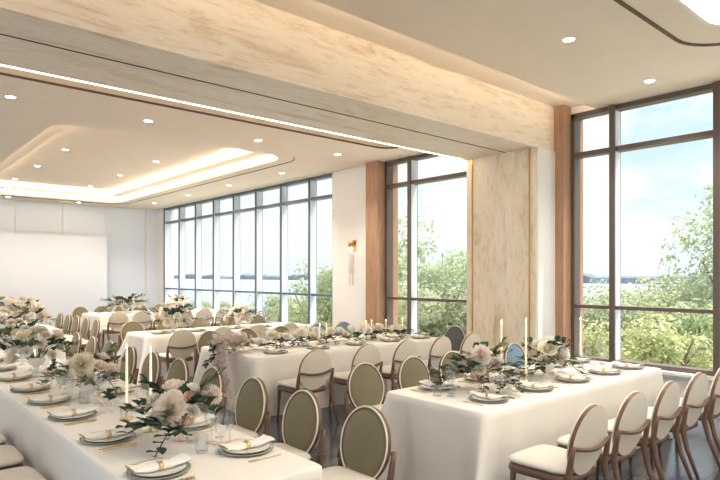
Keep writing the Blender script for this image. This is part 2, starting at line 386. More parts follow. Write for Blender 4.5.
# ------------------------------------------------------------------ dining chair
def make_chair():
    t = thing('dining_chair', 'x', 'chair')
    def pad(a, bb, z0, z1, crown, mb, yc=.03):
        prof = [(0,z0),(.9,z0),(.985,z0+.012),(1.0,(z0+z1)/2),(.97,z1-.008),(.88,z1+crown*.25),(.6,z1+crown*.7),(.3,z1+crown*.95),(0,z1+crown)]
        n = 40; vs = []; m = len(prof)
        for i in range(n):
            th = 2*PI*i/n; c, s_ = math.cos(th), math.sin(th); e = 2/5.5
            x = math.copysign(abs(c)**e, c)*a; y = math.copysign(abs(s_)**e, s_)*bb
            x *= 1+.06*(y/bb)
            for r, z in prof: vs.append((x*r, yc+y*r, z))
        mb.add(vs, [(i*m+k, ((i+1) % n)*m+k, ((i+1) % n)*m+k+1, i*m+k+1) for i in range(n) for k in range(m-1)])
    b = MB(); pad(.24,.24,.425,.468,.022,b); b.build('seat', M['seat'], t)
    b = MB(); pad(.24,.24,.36,.424,0,b); b.build('seat_frame', M['chairwood'], t)
    tilt = Matrix.Translation((0,-.235,.645)) @ Matrix.Rotation(math.radians(11), 4, 'X')
    A, B = .215, .235
    def disc(front):
        mb = MB(); sg = 1 if front else -1
        def fn(i, j):
            th = 2*PI*i; r = j
            h = (.014+.03*(1-r**2.4)) if front else (.018+.014*(1-r**2.4))
            # local plane: x, z ; y = thickness
            k = 1 if front else 1.045
            return (A*k*r*math.cos(th), sg*h*(1 if r < .999 or not front else .1), B*k*r*math.sin(th))
        mb.grid(fn, 36, 9, True, True); mb.xf(tilt); return mb
    disc(True).build('backrest', M['olive'], t)
    disc(False).build('back_panel', M['cane'], t)
    mb = MB()
    sec = [(-.003,-.016),(.007,-.017),(.007,-.012),(.007,.01),(.005,.014),(-.003,.014)]
    def rim(i, j):
        k = min(5, int(round(j*6)) % 6); r, y = sec[k]; th = 2*PI*i
        return ((A+r)*math.cos(th), y, (B+r)*math.sin(th))
    mb.grid(rim, 44, 7, True, True); mb.xf(tilt); mb.build('back_frame', M['chairwood'], t)
    mb = MB().tube([((A+.004)*math.cos(2*PI*k/44), .016, (B+.004)*math.sin(2*PI*k/44)) for k in range(44)], .0068, 6, True)
    mb.xf(tilt); mb.build('lit_ring_edge', M['cane'], t)  # pale edge added where light catches the front of the ring
    for sx in (-1, 1):
        mb = MB().tube([(sx*.238,-.268,.64),(sx*.24,-.25,.57),(sx*.238,-.225,.42),(sx*.24,-.265,.25),(sx*.245,-.36,.0)], [.014,.018,.023,.019,.012], 8, sx=1, sy=1.15)
        mb.build('leg', M['chairwood'], t)
        mb = MB().tube([(sx*.2,.215,.40),(sx*.205,.22,.3),(sx*.215,.24,.0)], [.022,.02,.012], 8)
        mb.build('leg', M['chairwood'], t)
    mb = MB().tube([(-.236+.472*k/10, -.262-.03*math.sin(PI*k/10), .628-.035*math.sin(PI*k/10)) for k in range(11)], .011, 8, sx=1.25)
    mb.build('back_rail', M['chairwood'], t)
    return t
CHAIR = make_chair()
olive_me = [c for c in CHAIR.children if c.name.startswith('backrest')][0].data
teal_me = olive_me.copy(); teal_me.materials[0] = M['teal']
backlit_me = olive_me.copy(); backlit_me.materials[0] = M['backlit']
first = [True]
def chair(u, v, rz, label, grp, me=None):
    rz += R.uniform(-.03,.03)
    if first[0] and me is None:
        first[0] = False; CHAIR.location = (u,v,0); CHAIR.rotation_euler = (0,0,rz); CHAIR['label'] = label; CHAIR['group'] = grp; return
    dup(CHAIR, (u,v,0), rz, label, grp, {'backrest': me} if me else None)
def chair_row(axis, fixed, places, rz, fmt, grp, special={}):
    for i, p in enumerate(places):
        u, v = (p, fixed) if axis == 'U' else (fixed, p)
        me, lab = special.get(i, (None, None))
        chair(u, v, rz, lab or fmt % ORD[i], grp, me)
# front right table
chair_row('U', 2.18, [3.74,4.38,5.02,5.66,6.30], 0, 'cream-backed oval chair, %s from the left on near side of front right table', 'chairs on the near side of the front right table')
chair_row('U', 4.03, [3.8,4.48,5.12,5.76,6.34], PI, 'olive-backed oval chair, %s from the left on far side of front right table', 'chairs on the far side of the front right table',
   {4: (teal_me, 'blue-grey oval chair behind the second candle of the front right table')})
# garland table
chair_row('U', 5.72, [4.1,4.9,5.6,6.3,7.0], 0, 'cream-backed oval chair, %s from the left on near side of garland table', 'chairs on the near side of the garland table')
chair_row('U', 8.1, [4.2,4.85,5.52,6.3,6.9], PI, 'olive-backed oval chair, %s from the left on far side of garland table', 'chairs on the far side of the garland table',
   {3: (teal_me, 'blue-grey oval chair on far side of garland table, the left one of two'), 4: (teal_me, 'blue-grey oval chair on far side of garland table, nearest the white pier')})
chair(7.5, 6.4, PI/2, 'dark charcoal oval chair at the window end of garland table', 'chair at the head of the garland table', backlit_me)
# table behind the garland table
chair_row('U', 9.08, [3.98,4.66,5.34,6.02,6.7], 0, 'cream-backed oval chair, %s from left, near side of table behind garland table', 'chairs on the near side of the table behind')
chair_row('U', 10.8, [3.98,4.66,5.34,6.02,6.7], PI, 'olive-backed oval chair, %s from left, far side of table behind garland table', 'chairs on the far side of the table behind')
# farthest table
chair_row('U', 14.45, [4.8,5.35,5.9,6.45,7.0,7.55], 0, 'small cream-backed oval chair, %s from left, near side of farthest table', 'chairs on the near side of the farthest table')
chair_row('U', 16.85, [4.75,5.3,5.85,6.4,6.95,7.5], PI, 'small olive-backed oval chair, %s from left, far side of farthest table', 'chairs on the far side of the farthest table')
# front left table
chair_row('V', 2.3, [2.85,3.57,4.29,5.03,5.76,6.47,7.18,7.9,8.65,9.4], PI/2, 'olive-backed oval chair, %s from the front on right side of long left table', 'chairs on the right side of the long left table')
chair_row('V', .665, [4.2,4.86,5.5], -PI/2, 'ivory-seated chair tucked at lower left edge of long left table, %s from front', 'chairs on the left side of the long left table')
# far left table
chair_row('V', 3.35, [11.95,12.6,13.25,13.9,14.55], PI/2, 'olive-backed oval chair, %s from front on right side of far left table', 'chairs on the right side of the far left table')

# ------------------------------------------------------------------ tablecloths
TZ = .75
def cloth(u0, u1, v0, v1, label, seed, flare=.42, fdir=None):
    rr = random.Random(seed); pts = []
    r = .05
    corners = [(u1,v1),(u0,v1),(u0,v0),(u1,v0)]
    base = rrect(u0,v0,u1,v1,r,4)
    dense = []
    for i, p in enumerate(base):
        q = base[(i+1) % len(base)]; d = math.dist(p, q); n = max(1, int(d/.035))
        for k in range(n): dense.append((p[0]+(q[0]-p[0])*k/n, p[1]+(q[1]-p[1])*k/n))
    N = len(dense); rows = 14; cx, cy = (u0+u1)/2, (v0+v1)/2
    ph = [rr.uniform(0, 6) for _ in range(6)]
    vs = []; s = 0; nor = []
    for i in range(N):
        a, c = dense[i-1], dense[(i+1) % N]; tx, ty = c[0]-a[0], c[1]-a[1]; L = math.hypot(tx, ty) or 1
        nor.append((ty/L, -tx/L))
    vs0 = []
    for i, (x, y) in enumerate(dense):
        nx, ny = nor[i]
        if (x-cx)*nx+(y-cy)*ny < 0: nx, ny = -nx, -ny
        vs0.append((nx, ny))
    vs += [(x-.03*n[0], y-.03*n[1], TZ) for (x, y), n in zip(dense, vs0)]
    vs += [(x-.008*n[0], y-.008*n[1], TZ-.003) for (x, y), n in zip(dense, vs0)]
    for k in range(rows):
        t = k/(rows-1); z = (TZ-.012)*(1-t)+.006*t
        s = 0
        for i, (x, y) in enumerate(dense):
            nx, ny = vs0[i]; s += math.dist(dense[i-1], dense[i])
            dc = min(math.dist((x, y), c) for c in corners)
            cdir = min(corners, key=lambda c: math.dist((x, y), c)); ox, oy = cdir[0]-cx, cdir[1]-cy
            ox, oy = math.copysign(.707, ox), math.copysign(.707, oy)
            if fdir and ox < 0 and oy < 0: ox, oy = fdir
            fl = flare*(1 if ox < 0 else .3)*t**1.15*math.exp(-(dc/.095)**2)
            side = t*(.02+.012*math.sin(s*7+ph[0])+.012*math.sin(s*13+ph[1]+t*.6)+.007*math.sin(s*23+ph[2]))
            pinch = -.05*t*math.exp(-((dc-.24)/.09)**2)
            o = side+pinch+.004
            vs.append((x+nx*o+ox*fl, y+ny*o+oy*fl, z))
    b = MB(); fs = [tuple(range(N))]
    R_ = rows+2
    for k in range(R_-1):
        for i in range(N): fs.append((k*N+i, (k+1)*N+i, (k+1)*N+(i+1) % N, k*N+(i+1) % N))
    b.add(vs, fs); b.sm[0] = False
    return tag(b.build('tablecloth', M['cloth']), label, 'tablecloth', 'floor-length cream tablecloths')
cloth(3.47,6.58,2.58,3.64, 'cream floor-length cloth on the front right table', 1, .3, (-.95,-.3))
cloth(3.69,7.1,6.1,7.62, 'cream cloth on the table with the flower garland', 2, .2)
cloth(3.65,7.0,9.48,10.42, 'cream cloth on the table behind the garland table', 3)
cloth(4.6,7.9,14.85,16.4, 'cream cloth on the farthest table near the left windows', 4)
cloth(1.0,1.88,2.43,9.9, 'cream cloth on the long left table in front', 5, .13)
cloth(2.05,2.95,11.6,15.3, 'cream cloth on far left table beyond the long left table', 6, .13)

# ------------------------------------------------------------------ place settings
ch_me = MB().lathe([(0,.003),(.09,.003),(.105,.006),(.15,.016),(.158,.018),(.156,.013),(.11,.001),(.09,0),(0,0)], 40).mesh('charger_plate', M['charger'])
pl_me = MB().lathe([(0,.004),(.075,.004),(.09,.008),(.128,.02),(.132,.021),(.13,.017),(.09,.003),(.08,0),(0,0)], 40).mesh('dinner_plate', M['china'])
def napkin_mesh():
    b = MB()
    def fn(i, j):
        y = (i-.5)*.3; k = abs(i-.5)*2; w = .026+.038*k**1.3; th = 2*PI*j
        c, s_ = math.cos(th), math.sin(th)
        h = .011+.007*math.cos(k*2.2)
        x = w*math.copysign(abs(c)**.7, c); z = h*(1+math.copysign(abs(s_)**.8, s_))+.003*math.sin(x*220)*k+.004*k+max(0, k-.4)*.04
        return (x, y, z)
    b.grid(fn, 17, 25); return b
nap_me = napkin_mesh().mesh('napkin', M['napkin'])
nring_me = MB().tube([(.03*math.cos(2*PI*k/20), 0, .0195+.021*math.sin(2*PI*k/20)) for k in range(20)], .006, 6, True, sy=.5, sx=2.2).mesh('napkin_ring', M['gold'])
def fork_mesh():
    b = MB(); b.box((-.005,-.1,0), (.005,.03,.004)); b.box((-.011,.03,0), (.011,.055,.004))
    for x in (-.0105,-.0045,.0015,.0075): b.box((x,.055,0), (x+.003,.1,.004))
    return b.mesh('fork', M['gold'])
def knife_mesh():
    b = MB(); b.box((-.006,-.11,0), (.006,0,.005)); b.box((-.009,0,0), (.008,.085,.003)); b.box((-.009,.085,0),(.002,.105,.003)); return b.mesh('knife', M['gold'])
def spoon_mesh():
    b = MB(); b.box((-.004,-.1,0), (.004,.04,.004)); b.lathe([(0,.001),(.016,.004),(.018,.006),(.012,.006),(0,.004)], 14, (0,0,0)); 
    b.v = [(x, y*1.5+.065, z) if i >= 8 else (x,y,z) for i, (x,y,z) in enumerate(b.v)]; return b.mesh('spoon', M['gold'])
fk_me, kn_me, sp_me = fork_mesh(), knife_mesh(), spoon_mesh()
def setting(u, v, rz, where, grp, cutlery=True):
    def at(x, y): return (u+x*math.cos(rz)-y*math.sin(rz), v+x*math.sin(rz)+y*math.cos(rz))
    j = rz+R.uniform(-.05,.05)
    tag(inst('charger_plate', ch_me, None, (u,v,TZ+.001)), 'grey charger plate, '+where, 'plate', 'charger plates, '+grp)
    tag(inst('dinner_plate', pl_me, None, (u,v,TZ+.0045)), 'white dinner plate, '+where, 'plate', 'dinner plates, '+grp)
    n = tag(inst('napkin', nap_me, None, (u,v,TZ+.0135), (0,0,j)), 'ivory napkin in gold ring, '+where, 'napkin', 'napkins, '+grp)
    inst('napkin_ring', nring_me, n)
    if cutlery:
        for me, nm, x in ((fk_me,'fork',-.2),(kn_me,'knife',.19),(sp_me,'spoon',.225)):
            p = at(x, 0)
            tag(inst(nm, me, None, (*p,TZ+.001), (0,0,j)), 'gold %s, %s' % (nm, where), nm, nm+'s, '+grp)
for i, u in enumerate([3.84,4.5,5.14,5.78,6.3]):
    setting(u, 2.83, 0, '%s place from left, near side of front right table' % ORD[i], 'front right table')
for i, u in enumerate([3.88,4.52,5.16,5.8,6.3]):
    setting(u, 3.42, PI, '%s place from left, far side of front right table' % ORD[i], 'front right table')
for i, v in enumerate([2.9,3.68,4.42,5.06,5.7,6.4,7.1,7.8]):
    setting(1.18, v, -PI/2, '%s place from front, left side of long left table' % ORD[i], 'long left table', i < 6)
for i, v in enumerate([2.93,3.65,4.37,5.1,5.82,6.5]):
    setting(1.7, v, PI/2, '%s place from front, right side of long left table' % ORD[i], 'long left table', i < 4)
for i, u in enumerate([4.1,4.78,5.46,6.14,6.8]):
    setting(u, 6.33, 0, '%s place from left, near side of garland table' % ORD[i], 'garland table', False)
for i, u in enumerate([3.98,4.66,5.34,6.02]):
    setting(u, 9.7, 0, '%s place from left, table behind garland table' % ORD[i], 'table behind the garland table', False)

# ------------------------------------------------------------------ flowers
def dahlia(m, seed, n=170):
    rr = random.Random(seed); b = MB()
    for i in range(n):
        f = (i+.5)/n; ph = math.acos(1-f*1.25); th = i*2.39996
        L = .35+.65*min(1, f*1.6); d = Vector((math.sin(ph)*math.cos(th), math.sin(ph)*math.sin(th), math.cos(ph)))
        side = Vector((-math.sin(th), math.cos(th), 0)); upv = d.cross(side)
        w = .17*(.5+.5*L)*rr.uniform(.85,1.15); base = d*.35*L; 
        tip = d*(.66+.34*L)*rr.uniform(.84,1.1)
        mid = base.lerp(tip, .62)
        cup = upv*(-.07)
        vs = [base-side*w*.35, base+side*w*.35, mid+side*w-cup, mid-side*w-cup, tip, mid+cup*.6, base+cup*.3]
        b.add(vs, [(0,6,5,3),(6,1,2,5),(3,5,4),(5,2,4)])
    return b.mesh('dahlia', m)
def rose(m, seed):
    rr = random.Random(seed); b = MB()
    for ring_, (n, rad, h, open_) in enumerate([(3,.16,.72,.02),(4,.32,.7,.1),(5,.5,.62,.2),(6,.72,.5,.34),(7,.92,.34,.5)]):
        for k in range(n):
            a0 = 2*PI*k/n+ring_*.7+rr.uniform(-.15,.15); span = 2*PI/n*.78
            def fn(i, j):
                a = a0+(i-.5)*2*span*.75; e = 1-abs(i-.5)*2
                r = rad*(.45+.55*j)+open_*j*j*.45-.03*(1-e); z = -.25+j*(h+.28)*(1-.22*(1-e)**2)-open_*j**3*.35
                return (r*math.cos(a), r*math.sin(a), z)
            b.grid(fn, 6, 5)
    b.lathe([(0,.42),(.12,.4),(.2,.3),(.24,.1),(.2,-.1)], 10)
    b.add([(.5*math.cos(2*PI*k/10), .5*math.sin(2*PI*k/10), -.24) for k in range(10)]+[(0,0,-.3)], [(k,(k+1) % 10,10) for k in range(10)])
    return b.mesh('rose', m)
def cluster(m, seed, n=55, spread=1., blob=.13):
    rr = random.Random(seed); b = MB()
    for i in range(n):
        d = Vector((rr.gauss(0,1), rr.gauss(0,1), rr.gauss(0,.7)))
        d = d.normalized()*spread*rr.uniform(.35,1); d.z = d.z*.7
        q = Vector((rr.gauss(0,1), rr.gauss(0,1), rr.gauss(.6,1))).normalized(); u = q.orthogonal().normalized(); w = q.cross(u)
        s = blob*rr.uniform(.7,1.2); n5 = 5; vs = [d+q*s*.25]; fs = []
        for k in range(n5):
            a = 2*PI*k/n5
            for da, rr_ in ((-.5,.6),(0,1.0),(.5,.6)):
                vs.append(d+(u*math.cos(a+da)+w*math.sin(a+da))*s*rr_+q*s*(.45 if da == 0 else .2))
            o = 1+k*3; fs.append((0,o,o+1,o+2))
        vs.append(d-q*s*.35); 
        b.add(vs, fs)
        b.tube([d-q*s*.2, d*.35+Vector((0,0,-.5))*.6], .012, 3, cap=False)
    return b.mesh('blossom_cluster', m)
def sprig(m, seed, n=11, droop=.5, size=.3):
    rr = random.Random(seed); b = MB(); P = []
    for k in range(8):
        t = k/7; P.append(Vector((.08*math.sin(t*3+seed), t*.95, .25*t-droop*t*t)))
    b.tube(P, .012, 4)
    for i in range(n):
        t = .15+.85*i/(n-1); k = min(6, int(t*7)); p = P[k].lerp(P[k+1], t*7-k)
        sd = 1 if i % 2 else -1
        ang = sd*(.95-.5*t)+rr.uniform(-.25,.25)
        d = Vector((math.sin(ang), math.cos(ang), rr.uniform(-.35,.35))).normalized(); w = d.cross(Vector((0,0,1))).normalized(); u = w.cross(d)
        L = size*rr.uniform(.95,1.4)*(1-.25*t); W = L*.37
        vs = []
        for q, ww in ((0,.1),(.25,.8),(.5,1),(.75,.75),(1,.02)):
            c = p+d*L*q+u*(-.12*L*q*q)
            vs += [c-w*W*ww+u*W*.3*ww, c, c+w*W*ww+u*W*.3*ww]
        fs = []
        for r_ in range(4):
            for c_ in range(2): fs.append((r_*3+c_, r_*3+c_+1, r_*3+c_+4, r_*3+c_+3))
        b.add(vs, fs)
    return b.mesh('leaf_sprig', m)
FL = {('dahlia',c): dahlia(M[c], i) for i, c in enumerate(('cream','blush','whitep','peach'))}
FL.update({('rose',c): rose(M[c], i+5) for i, c in enumerate(('cream','blush','whitep','peach'))})
FL.update({('blossom_cluster',c): cluster(M[c], i+9) for i, c in enumerate(('whitep','dusky','cream','blush'))})
FL.update({('leaf_sprig',c,k): sprig(M[c], k+1, 9+k, .3+.25*k) for c in ('leaf','sage') for k in range(3)})
vase_me = {
 'pink': MB().lathe([(0,.004),(.05,.004),(.055,.01),(.02,.02),(.016,.05),(.03,.07),(.075,.1),(.088,.14),(.08,.175),(.076,.175),(.083,.14),(.07,.105),(0,.08)], 24).mesh('vase', M['pinkglass']),
 'white': MB().lathe([(0,0),(.05,0),(.055,.01),(.025,.025),(.025,.05),(.07,.08),(.085,.13),(.08,.15),(.074,.15),(.078,.13),(.06,.09),(0,.08)], 24).mesh('vase', M['ceramic'])}
def lift(o, zmin=.006):
    """raise a leaf or blossom until it clears the table top below it"""
    m = o.rotation_euler.to_matrix(); k = o.scale[0]
    low = min((m @ v.co).z for v in o.data.vertices)*k+o.location.z
    if low < zmin: o.location.z += zmin-low
    return o
def aim(d):
    return Vector(d).to_track_quat('Z', 'Y').to_euler()
def aimy(d):
    return Vector(d).to_track_quat('Y', 'Z').to_euler()
def stems_mesh(tips, top):
    b = MB()
    for p in tips: b.tube([(0+p[0]*.08, p[1]*.08, top*.55), (p[0]*.45, p[1]*.45, (top+p[2])*.52), p], .0035, 4, cap=False)
    return b.mesh('stem', M['stem'])
def arrangement(u, v, label, seed, vase='white', n=9, rad=.2, h=.28, scheme=('cream','blush','whitep'), extra=(), sprigs=9, fillers=5, fscale=1., leaf='leaf', base=.15, rz=0):
    rr = random.Random(seed); t = thing('flower_arrangement', label, 'flowers', (u,v,TZ+.001), rz, 'flower arrangements on the tables')
    inst('vase', vase_me[vase], t)
    tips = []
    for e in extra:
        kind, c, loc, s = e[:4]; d = e[4] if len(e) > 4 else (loc[0], loc[1], .25)
        inst(kind, FL[(kind, c)], t, loc, aim(d), s); tips.append(loc)
    for i in range(n):
        f = (i+.5)/n; ph = math.acos(1-f*1.0); th = i*2.4+seed
        d = Vector((math.sin(ph)*math.cos(th), math.sin(ph)*math.sin(th), math.cos(ph)))
        loc = Vector((0,0,base))+Vector((d.x*rad, d.y*rad, d.z*h))*rr.uniform(.8,1.05)
        kind = 'rose' if rr.random() < .62 else 'dahlia'
        inst(kind, FL[(kind, rr.choice(scheme))], t, loc, aim(d+Vector((0,0,.35))), rr.uniform(.038,.06)*fscale); tips.append(tuple(loc))
    for i in range(sprigs):
        th = i*2.4+seed*1.3; d = Vector((math.cos(th), math.sin(th), rr.uniform(-.1,1.1))).normalized()
        loc = Vector((0,0,base))+Vector((d.x*rad*.45, d.y*rad*.45, d.z*h*.45))
        lift(inst('leaf_sprig', FL[('leaf_sprig', leaf if rr.random() < .7 else 'sage', rr.randrange(3))], t, loc, aimy(d), rr.uniform(.16,.26)*fscale))
    for i in range(fillers):
        th = i*2.4+seed*.7+1; d = Vector((math.cos(th), math.sin(th), rr.uniform(0,.9))).normalized()
        loc = Vector((0,0,base))+Vector((d.x*rad, d.y*rad, d.z*h*.9))
        inst('blossom_cluster', FL[('blossom_cluster', rr.choice(('whitep','blush','dusky')))], t, loc, aim(d), rr.uniform(.05,.08)*fscale); tips.append(tuple(loc))
    inst('stem', stems_mesh(tips, base), t)
    return t
# long left table
CV = lambda a: a
BQ = arrangement(1.5, 3.36, 'blush dahlia bouquet in pink glass bowl, front of long left table', 3, 'pink', 9, .17, .22, fscale=1.15,
    extra=[('dahlia','blush',(-.12,-.13,.24),.095,(-.45,-.8,.4)),('dahlia','blush',(.16,-.1,.27),.066,(.4,-.7,.5)),('rose','peach',(.03,-.07,.26),.045,(0,-.7,.6)),('rose','blush',(-.06,.12,.26),.06,(-.5,.1,.7))], sprigs=8, fillers=3)
t = BQ
for i, (ang, s, el) in enumerate(((2.9,.28,.25),(3.35,.3,.5),(3.9,.24,.2),(4.6,.2,.1),(2.4,.22,.35))):
    lift(inst('leaf_sprig', FL[('leaf_sprig','leaf',i % 3)], t, (-.1,-.12,.11), aimy((math.cos(ang), math.sin(ang), el)), s))
arrangement(1.47, 5.02, 'cream dahlia bouquet with draped greenery, second on long left table', 8, 'white', 12, .19, .22, fscale=1.2,
    extra=[('dahlia','cream',(-.1,-.12,.29),.105,(-.35,-.75,.5)),('rose','blush',(.12,-.1,.24),.055)], sprigs=13, fillers=3, leaf='sage')
arrangement(1.45, 6.75, 'tall mixed cream bouquet, third along the long left table', 13, 'white', 18, .27, .32, fscale=1.3, sprigs=8, fillers=6)
arrangement(1.45, 8.0, 'peach and white bouquet, fourth along the long left table', 17, 'white', 18, .28, .32, ('cream','whitep','blush','cream'), fscale=1.35, sprigs=8, fillers=6)
arrangement(1.5, 9.2, 'white rose bouquet at the far end of long left table', 19, 'white', 18, .3, .38, ('cream','whitep'), fscale=1.4, sprigs=8, fillers=6)
for i, (u, v, s, c) in enumerate(((1.43,4.4,.075,'whitep'),(1.44,4.66,.065,'blush'),(1.44,5.55,.075,'whitep'),(1.43,6.12,.07,'dusky'))):
    t = tag(inst('filler_flowers', FL[('blossom_cluster',c)], None, (u,v,TZ+s*.95), (0,0,i), s*1.6), ('airy white blossom cluster just left of the two tall candles','blush blossom cluster between second bouquet and airy white cluster','white blossom cluster just beyond the cream dahlia bouquet','dusky blossom cluster before third bouquet of long left table')[i], 'flowers', 'loose blossom clusters on the long left table')
    inst('leaf_sprig', FL[('leaf_sprig','leaf',i % 3)], t, (0,0,0), aimy((-.4,-1,.9)), 1.5)
# far left table
for i, (v, n) in enumerate(((12.0,12),(13.0,12),(14.2,12))):
    arrangement(2.5, v, 'white and cream bouquet, %s from front on far left table' % ORD[i], 23+i, 'white', n, .3, .4, ('cream','whitep','blush'), sprigs=7, fillers=8, fscale=1.6)
# front right table
BT = arrangement(4.08, 3.1, 'blush dahlia bouquet with greenery, left one on front right table', 31, 'pink', 10, .18, .25, ('blush','whitep','cream'), fscale=1.2,
    extra=[('dahlia','blush',(-.13,-.11,.33),.095,(-.5,-.7,.45)),('rose','blush',(.13,-.09,.22),.068,(.3,-.7,.4)),('rose','peach',(.12,.05,.33),.05)], sprigs=15, fillers=5)
inst('blossom_cluster', FL[('blossom_cluster','whitep')], BT, (.1,-.17,.1), (0,0,.4), .14)
inst('blossom_cluster', FL[('blossom_cluster','whitep')], BT, (.2,-.16,.075), (0,0,1.4), .09)
for a in (3.6,4.6,5.8): lift(inst('leaf_sprig', FL[('leaf_sprig','leaf',1)], BT, (.1,-.15,.08), aimy((math.cos(a),math.sin(a),.1)), .2))
arrangement(5.12, 3.1, 'white rose bouquet with dark leaves, right one on front right table', 37, 'white', 9, .17, .23, ('whitep','cream'), fscale=1.2,
    extra=[('rose','cream',(-.13,-.1,.3),.085,(-.4,-.5,.7)),('rose','whitep',(.06,-.14,.26),.09,(.2,-.7,.5)),('rose','whitep',(.16,.02,.3),.06)], sprigs=15, fillers=3)
# garland table: long runner garland that spills over the left end
g = thing('flower_garland', 'long white flower garland along table top, spilling over its left end', 'flowers', (3.7,6.86,TZ))
rr = random.Random(5)
for i in range(58):
    x = .15+3.1*(i+.5)/58
    k = ('rose','whitep') if i % 4 == 0 else (('rose','cream') if i % 4 == 1 else ('blossom_cluster', 'whitep' if i % 4 == 2 else 'blush'))
    lift(inst(k[0], FL[k], g, (x, rr.uniform(-.16,.12), rr.uniform(.08,.19)), aim((rr.uniform(-.4,.4), -.6, .8)), rr.uniform(.055,.08)))
for i in range(44):
    x = 3.2*(i+.5)/44; a = rr.uniform(3.4, 6.0) if i % 2 else rr.uniform(0, 6.28)
    lift(inst('leaf_sprig', FL[('leaf_sprig','leaf' if i % 3 else 'sage',i % 3)], g, (x, rr.uniform(-.2,.1), .05), aimy((math.cos(a), math.sin(a), .3)), rr.uniform(.22,.3)))
for i in range(44):
    f = i/43; x = .2-.4*min(1, f*2)-.06*f; z = .15 if f < .46 else .15-.65*((f-.46)/.54)
    y = .05-.5*f+rr.uniform(-.22,.24)*(1-.45*f)
    inst('blossom_cluster', FL[('blossom_cluster','dusky' if i % 3 else 'blush')], g, (x-(.05 if z < 0 else 0), y, z+rr.uniform(-.03,.03)), aim((-1,-.5,.4)), rr.uniform(.09,.135))
    if i % 3 == 0: inst('leaf_sprig', FL[('leaf_sprig','leaf',i % 3)], g, (x-(.05 if z < 0 else 0), y, z), aimy((-.7,rr.uniform(-.8,.4),-.3)), .2)
# table behind, farthest table
arrangement(4.3, 9.95, 'large blush and white bouquet on table behind garland table', 41, 'white', 18, .32, .4, ('blush','whitep','cream'), sprigs=14, fillers=8, fscale=1.5)
arrangement(5.6, 9.95, 'white bouquet behind middle of garland, beneath the left windows', 43, 'white', 14, .24, .28, ('whitep','cream','blush'), sprigs=10, fillers=6, fscale=1.4)
arrangement(5.45, 15.6, 'wide white bouquet with dark leaves on farthest table', 47, 'white', 14, .42, .3, ('whitep','cream'), sprigs=16, fillers=8, fscale=1.7)
arrangement(6.9, 15.6, 'second white bouquet on farthest table, nearer the windows', 53, 'white', 12, .3, .3, ('whitep','cream'), sprigs=10, fillers=5, fscale=1.3)

# ------------------------------------------------------------------ candles and glassware
hold_me = MB().lathe([(0,0),(.045,0),(.047,.006),(.012,.014),(.01,.05),(.02,.06),(.02,.085),(.0125,.085),(.0125,.075),(0,.075)], 18).mesh('candle_holder', M['gold'])
hold_g = MB().lathe([(0,0),(.05,0),(.05,.008),(.013,.02),(.012,.1),(.025,.12),(.024,.16),(.0125,.16),(.0125,.15),(0,.15)], 18).mesh('candle_holder', M['clear'])
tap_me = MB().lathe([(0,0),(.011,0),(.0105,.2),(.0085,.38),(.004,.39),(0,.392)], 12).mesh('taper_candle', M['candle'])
flm_me = MB().lathe([(0,.392),(.005,.402),(.0065,.41),(.003,.425),(0,.435)], 8).mesh('flame', M['flame'])
def candle(u, v, label, h=1., g=False, s=.85):
    tag(inst('candle_holder', hold_g if g else hold_me, None, (u,v,TZ+.001), (0,0,0), 1), ('clear glass' if g else 'gold')+' candle holder under the '+label, 'candle holder', 'candle holders')
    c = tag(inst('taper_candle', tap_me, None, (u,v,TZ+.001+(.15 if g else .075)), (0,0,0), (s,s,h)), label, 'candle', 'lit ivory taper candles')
    inst('flame', flm_me, c)
candle(1.45, 4.13, 'tall ivory taper, left one on long left table', 1.03)
candle(1.45, 3.7, 'tall ivory taper, right one on long left table', 1.08)
candle(4.42, 3.12, 'tall ivory taper, left one on front right table', 1.2)
candle(4.78, 3.1, 'tall ivory taper, middle one on front right table', 1.2)
candle(5.8, 3.1, 'ivory taper on glass, window end of front right table', .95, True)
for i, u in enumerate((5.1,5.3,6.0,6.2,6.42,6.9)):
    candle(u, 6.72+.1*(i % 2), 'short ivory taper, %s from left along the garland' % ORD[i], .5)
wine = MB().lathe([(0,0),(.034,.001),(.036,.003),(.008,.008),(.004,.02),(.004,.095),(.012,.105),(.032,.125),(.041,.155),(.039,.19),(.034,.215)], 20).mesh('wine_glass', M['clear'])
tumb = MB().lathe([(0,.006),(.03,.006),(.032,0),(.036,.02),(.039,.1)], 18).mesh('tumbler', M['clear'])
flute = MB().lathe([(0,0),(.03,.001),(.03,.004),(.005,.01),(.004,.09),(.014,.105),(.024,.14),(.026,.2),(.023,.245)], 18).mesh('champagne_flute', M['clear'])
def glasses(u, v, where, grp, n=3):
    for nm, me, dx, dy in (('wine_glass',wine,0,0),('champagne_flute',flute,.09,.07),('tumbler',tumb,-.08,.08))[:n]:
        tag(inst(nm, me, None, (u+dx,v+dy,TZ+.001)), 'clear %s, %s' % (nm.replace('_', ' '), where), 'glass', 'glassware, '+grp)
for i, (u, v) in enumerate(((1.57,2.98),(1.62,3.2),(1.5,3.98),(1.45,4.75),(1.44,5.8),(1.44,6.35),(1.44,7.4))):
    glasses(u, v, '%s glass group from front on long left table' % ORD[i], 'long left table')
for i, u in enumerate((3.72,4.6,5.46,6.0,6.32)):
    glasses(u, 3.12+.06*(i % 2), '%s glass group from left on front right table' % ORD[i], 'front right table')
for i, u in enumerate((4.5,5.2,5.9,6.6)):
    glasses(u, 7.25, '%s glass group from left on garland table' % ORD[i], 'garland table', 2)
for i, u in enumerate((3.85,4.9,5.15,6.2)):
    glasses(u, 9.95, '%s glass group from left, table behind garland table' % ORD[i], 'table behind', 2)
for i, u in enumerate((5.0,6.2,6.5,7.4)):
    glasses(u, 15.5, '%s glass group from left on farthest table' % ORD[i], 'farthest table', 2)

